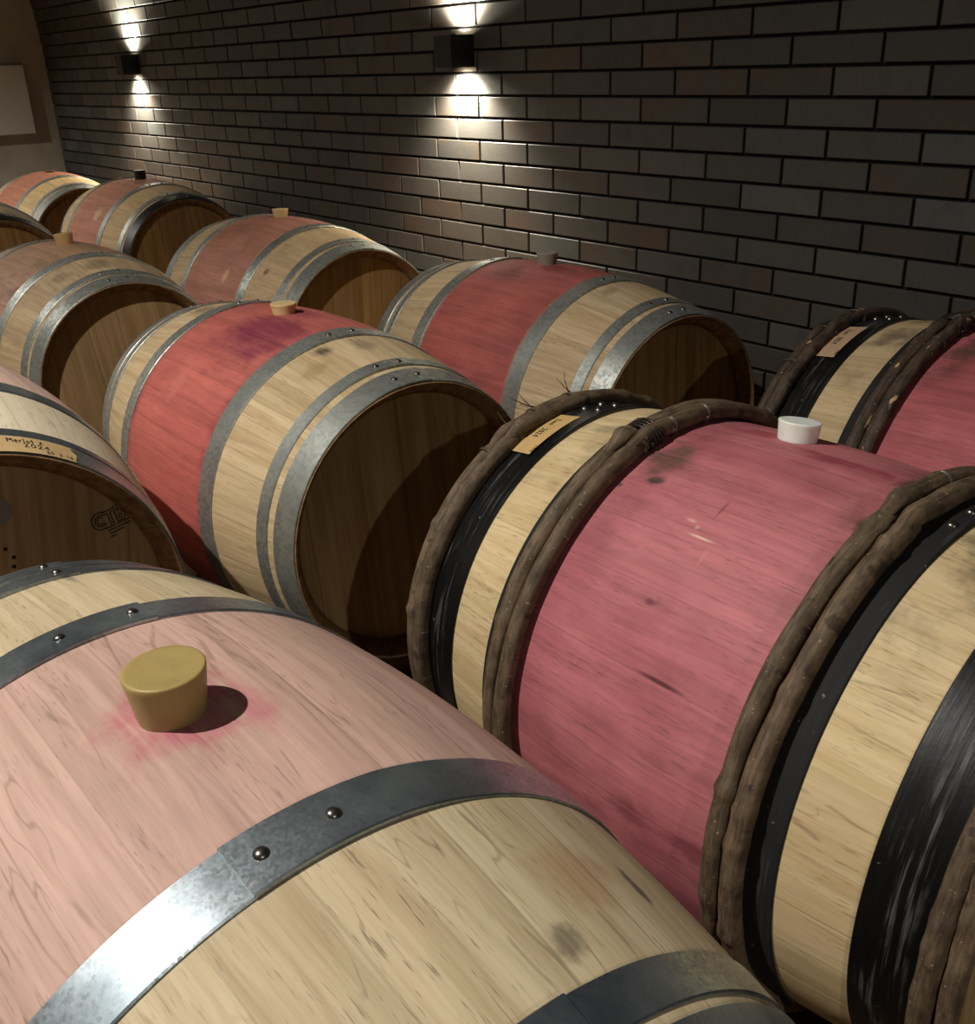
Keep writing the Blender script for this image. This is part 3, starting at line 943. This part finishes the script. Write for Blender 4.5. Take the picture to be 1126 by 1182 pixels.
# mortar bed behind the bricks
ARCS = [0, .4, .8, ZS] + [ZS + .06 * i for i in range(1, 22)]
for a in ARCS:
    y, z, ny, nz = wall_pt(a)
    V += [(X0, y - ny * .004, z - nz * .004), (X1, y - ny * .004, z - nz * .004)]
for i in range(len(ARCS) - 1):
    F.append((2 * i, 2 * i + 1, 2 * i + 3, 2 * i + 2)); FM.append(1); TONE.append((0, 0, 0))
MODX, MODZ, JT = .249, .0708, .0085
rb = random.Random(5)
zc0 = CZ + .4745
for row in range(-14, 16):
    zc = zc0 + row * MODZ
    if zc - MODZ / 2 < 0: continue
    z0, z1 = zc - MODZ / 2 + JT / 2, zc + MODZ / 2 - JT / 2
    off = -2.271 + (0 if row % 2 == 0 else MODX / 2)
    n0 = math.ceil((X0 - off) / MODX) - 1
    xx = off + n0 * MODX
    while xx < 1.6:
        xa, xb = max(xx + JT / 2, X0), min(xx + MODX - JT / 2, X1)
        xx += MODX
        if xb - xa < .02: continue
        d = rb.uniform(-.0008, .0008)
        tone = (rb.random(), rb.random(), rb.random())
        bv = .0018
        b = len(V)
        for (arc, xs, dep) in ((z0, (xa, xb), -.004), (z1, (xa, xb), -.004), (z0, (xa, xb), .005), (z1, (xa, xb), .005),
                               (z0 + bv, (xa + bv, xb - bv), .0068), (z1 - bv, (xa + bv, xb - bv), .0068)):
            y, z, ny, nz = wall_pt(arc)
            for xq in xs:
                V.append((xq, y + ny * (dep + d), z + nz * (dep + d)))
        fs = [(8, 9, 11, 10), (4, 5, 9, 8), (10, 11, 7, 6), (4, 8, 10, 6), (9, 5, 7, 11), (0, 1, 5, 4), (6, 7, 3, 2), (0, 4, 6, 2), (5, 1, 3, 7)]
        for f in fs:
            F.append(tuple(b + i for i in f)); FM.append(0); TONE.append(tone)
wall = mesh_obj('wall_right', V, F, [M_BRICK, M_MORTAR], smooth=False, fm=FM)
at = wall.data.color_attributes.new('tone', 'FLOAT_COLOR', 'CORNER')
buf = []
for p in wall.data.polygons:
    tn = TONE[p.index]
    buf += list(tn + (1.,)) * p.loop_total
at.data.foreach_set('color', buf)
tag(wall, kind='structure')

# vault
def plaster(name, c, d):
    t = NT(name)
    n = t.noise(t.obj(), 5., 6., .6); f = t.noise(t.obj(), 90., 4., .6)
    return t.fin(t.mix(t.step(n, .3, .7), lin(c), lin(d)), .88, 0., t.bump(t.add(n, t.mul(f, .4)), .3, .003), .2)
M_PLASTER = plaster('end_wall_plaster', (188, 180, 162), (170, 160, 142))
M_VAULT = plaster('vault_brick_shell', (88, 80, 70), (70, 62, 54))
YL = WY - 2 * RV
V, F = [], []
NA = 40
for i in range(NA + 1):
    a = pi * i / NA
    y, z = WY - RV + RV * cos(a), ZS + RV * sin(a)
    V += [(X0 - .1, y, z), (X1, y, z)]
for i in range(NA):
    F.append((2 * i, 2 * i + 1, 2 * i + 3, 2 * i + 2))
# only the part above the brick rows
F = F[5:]
tag(mesh_obj('ceiling', V, F, M_VAULT), kind='structure')
V = [(X0, YL, 0), (X1, YL, 0), (X1, YL, ZS), (X0, YL, ZS)]
tag(mesh_obj('wall_left', V, [(0, 1, 2, 3)], M_VAULT, smooth=False), kind='structure')
def end_wall(name, x, mat):
    V = [(x, YL, 0), (x, WY + .05, 0), (x, WY + .05, ZS)]
    for i in range(1, NA):
        a = pi * i / NA
        V.append((x, WY - RV + (RV + .05) * cos(a), ZS + (RV + .05) * sin(a)))
    V.append((x, YL, ZS))
    return tag(mesh_obj(name, V, [tuple(range(len(V)))], mat, smooth=False), kind='structure')
end_wall('wall_far', X0, M_PLASTER)
end_wall('wall_near', X1, M_VAULT)
V, F = [], []
box_data(X0 - .1, X1 + .1, YL - .1, WY + .1, -.1, 0, V, F)
def floor_mat():
    t = NT('cellar_floor_concrete')
    n = t.noise(t.obj(), 3., 6., .65); f = t.noise(t.obj(), 60., 4., .6)
    return t.fin(t.mix(n, lin((120, 100, 76)), lin((92, 76, 58))), .8, 0., t.bump(f, .3, .003), .3)
tag(mesh_obj('floor', V, F, floor_mat(), smooth=False), kind='structure')

# white cabinet on the end wall
cab = empty('wall_cabinet', (X0, 1.77, CZ + .484))
tag(cab, 'pale square cabinet hung on the plastered end wall at the left', 'cabinet')

# ------------------------------------------------------------------ wall lamps
M_LAMP = simple('black_lamp_metal', (15, 15, 15), .55, .0)
def emis(name, c, s):
    t = NT(name)
    t.set(t.b.inputs['Base Color'], lin(c)); t.set(t.b.inputs['Emission Color'], lin(c)); t.b.inputs['Emission Strength'].default_value = s
    return t.m
M_LED = emis('warm_led', (255, 226, 176), 25.)
def sconce(x, zc, label):
    e = empty('wall_lamp', (x, WY - .006, zc), 0)
    tag(e, label, 'lamp', 'black up-and-down wall lamps')
    w, dp, hh, th = .047, .098, .049, .0035
    V, F = [], []
    box_data(-w, w, -dp, -dp + th, -hh, hh, V, F)
    box_data(-w, w, -th, 0, -hh, hh, V, F)
    box_data(-w, -w + th, -dp + th, -th, -hh, hh, V, F)
    box_data(w - th, w, -dp + th, -th, -hh, hh, V, F)
    box_data(-w + th, w - th, -dp + th, -th, -.012, .012, V, F)
    bd = mesh_obj('lamp_housing', V, F, M_LAMP, e, smooth=False)
    for sg in (1, -1):
        V, F = [], []
        ns = 24
        for k in range(ns): V.append((.022 * cos(2 * pi * k / ns), -.05 + .022 * sin(2 * pi * k / ns), sg * .030))
        for k in range(ns): V.append((.022 * cos(2 * pi * k / ns), -.05 + .022 * sin(2 * pi * k / ns), sg * .0125))
        F.append(tuple(range(ns)) if sg > 0 else tuple(reversed(range(ns))))
        for k in range(ns):
            j = (k + 1) % ns
            F.append((k, j, ns + j, ns + k))
        l = mesh_obj('lamp_lens', V, F, M_LED, e, smooth=False)
        for en, an, bl, ti in ((SC_E, 160, 1., 0.), (SC_N, 120, 1., 12.)):
            sp = bpy.data.lights.new('lamp_beam', 'SPOT')
            sp.energy = en; sp.color = (1., .90, .74); sp.spot_size = rad(an); sp.spot_blend = bl; sp.shadow_soft_size = .012
            so = bpy.data.objects.new('lamp_beam', sp); col.objects.link(so); so.parent = e
            so.location = (0, -.058, sg * .044)
            so.rotation_euler = (rad(ti) if sg < 0 else pi - rad(ti), 0, 0)
SC_E, SC_N = 12., 85.
sconce(-2.955, CZ + .862, 'black box wall lamp glowing up and down, upper centre of the wall')
sconce(-5.90, CZ + .872, 'black box wall lamp farther along the wall, near the plastered corner')

V, F = [], []
box_data(0, .045, -.37, .37, 0, .417, V, F)
cbody = mesh_obj('cabinet_body', V, F, simple('cabinet_enamel', (214, 208, 192), .5), cab, smooth=False)
bevel(cbody, .006)

# ------------------------------------------------------------------ cellar lights (ceiling spots above the aisle)
def lamp(loc, e, c=(1., .965, .90), r=.03, size=172, blend=.5):
    l = bpy.data.lights.new('ceiling_spot', 'SPOT')
    l.energy = e; l.color = c; l.shadow_soft_size = r; l.spot_size = rad(size); l.spot_blend = blend
    o = bpy.data.objects.new('ceiling_spot', l); o.location = loc
    col.objects.link(o)
    return o
lamp((-1.50, -1.13, CZ + 2.96), 435., size=136, blend=.8)
lamp((3.1, -.54, CZ + 2.33), 300., size=150, blend=.7)
lamp((-6.2, -.7, CZ + 2.36), 380., size=134, blend=.7)

w = bpy.data.worlds.new('cellar_world'); scene.world = w
w.use_nodes = True
w.node_tree.nodes['Background'].inputs[0].default_value = (.01, .009, .007, 1)
w.node_tree.nodes['Background'].inputs[1].default_value = 1.

# ------------------------------------------------------------------ camera
pi_, ya, ro = rad(24.1231), rad(51.8758), rad(-1.986)
fw = Vector((-sin(ya) * cos(pi_), cos(ya) * cos(pi_), -sin(pi_)))
rt = Vector((cos(ya), sin(ya), 0)); up = rt.cross(fw)
r2 = rt * cos(ro) + up * sin(ro); u2 = up * cos(ro) - rt * sin(ro)
cam = bpy.data.cameras.new('camera'); co = bpy.data.objects.new('camera', cam); col.objects.link(co)
co.matrix_world = Matrix(((r2.x, u2.x, -fw.x, 0), (r2.y, u2.y, -fw.y, 0), (r2.z, u2.z, -fw.z, CZ + .8293), (0, 0, 0, 1)))
cam.sensor_fit = 'HORIZONTAL'; cam.sensor_width = 36.; cam.lens = 36. * 1162.3 / 1126.
cam.clip_start = .02
scene.camera = co

vs = scene.view_settings
vs.view_transform = 'Standard'; vs.look = 'None'; vs.gamma = 1.; vs.use_curve_mapping = False
vs.exposure = 0.
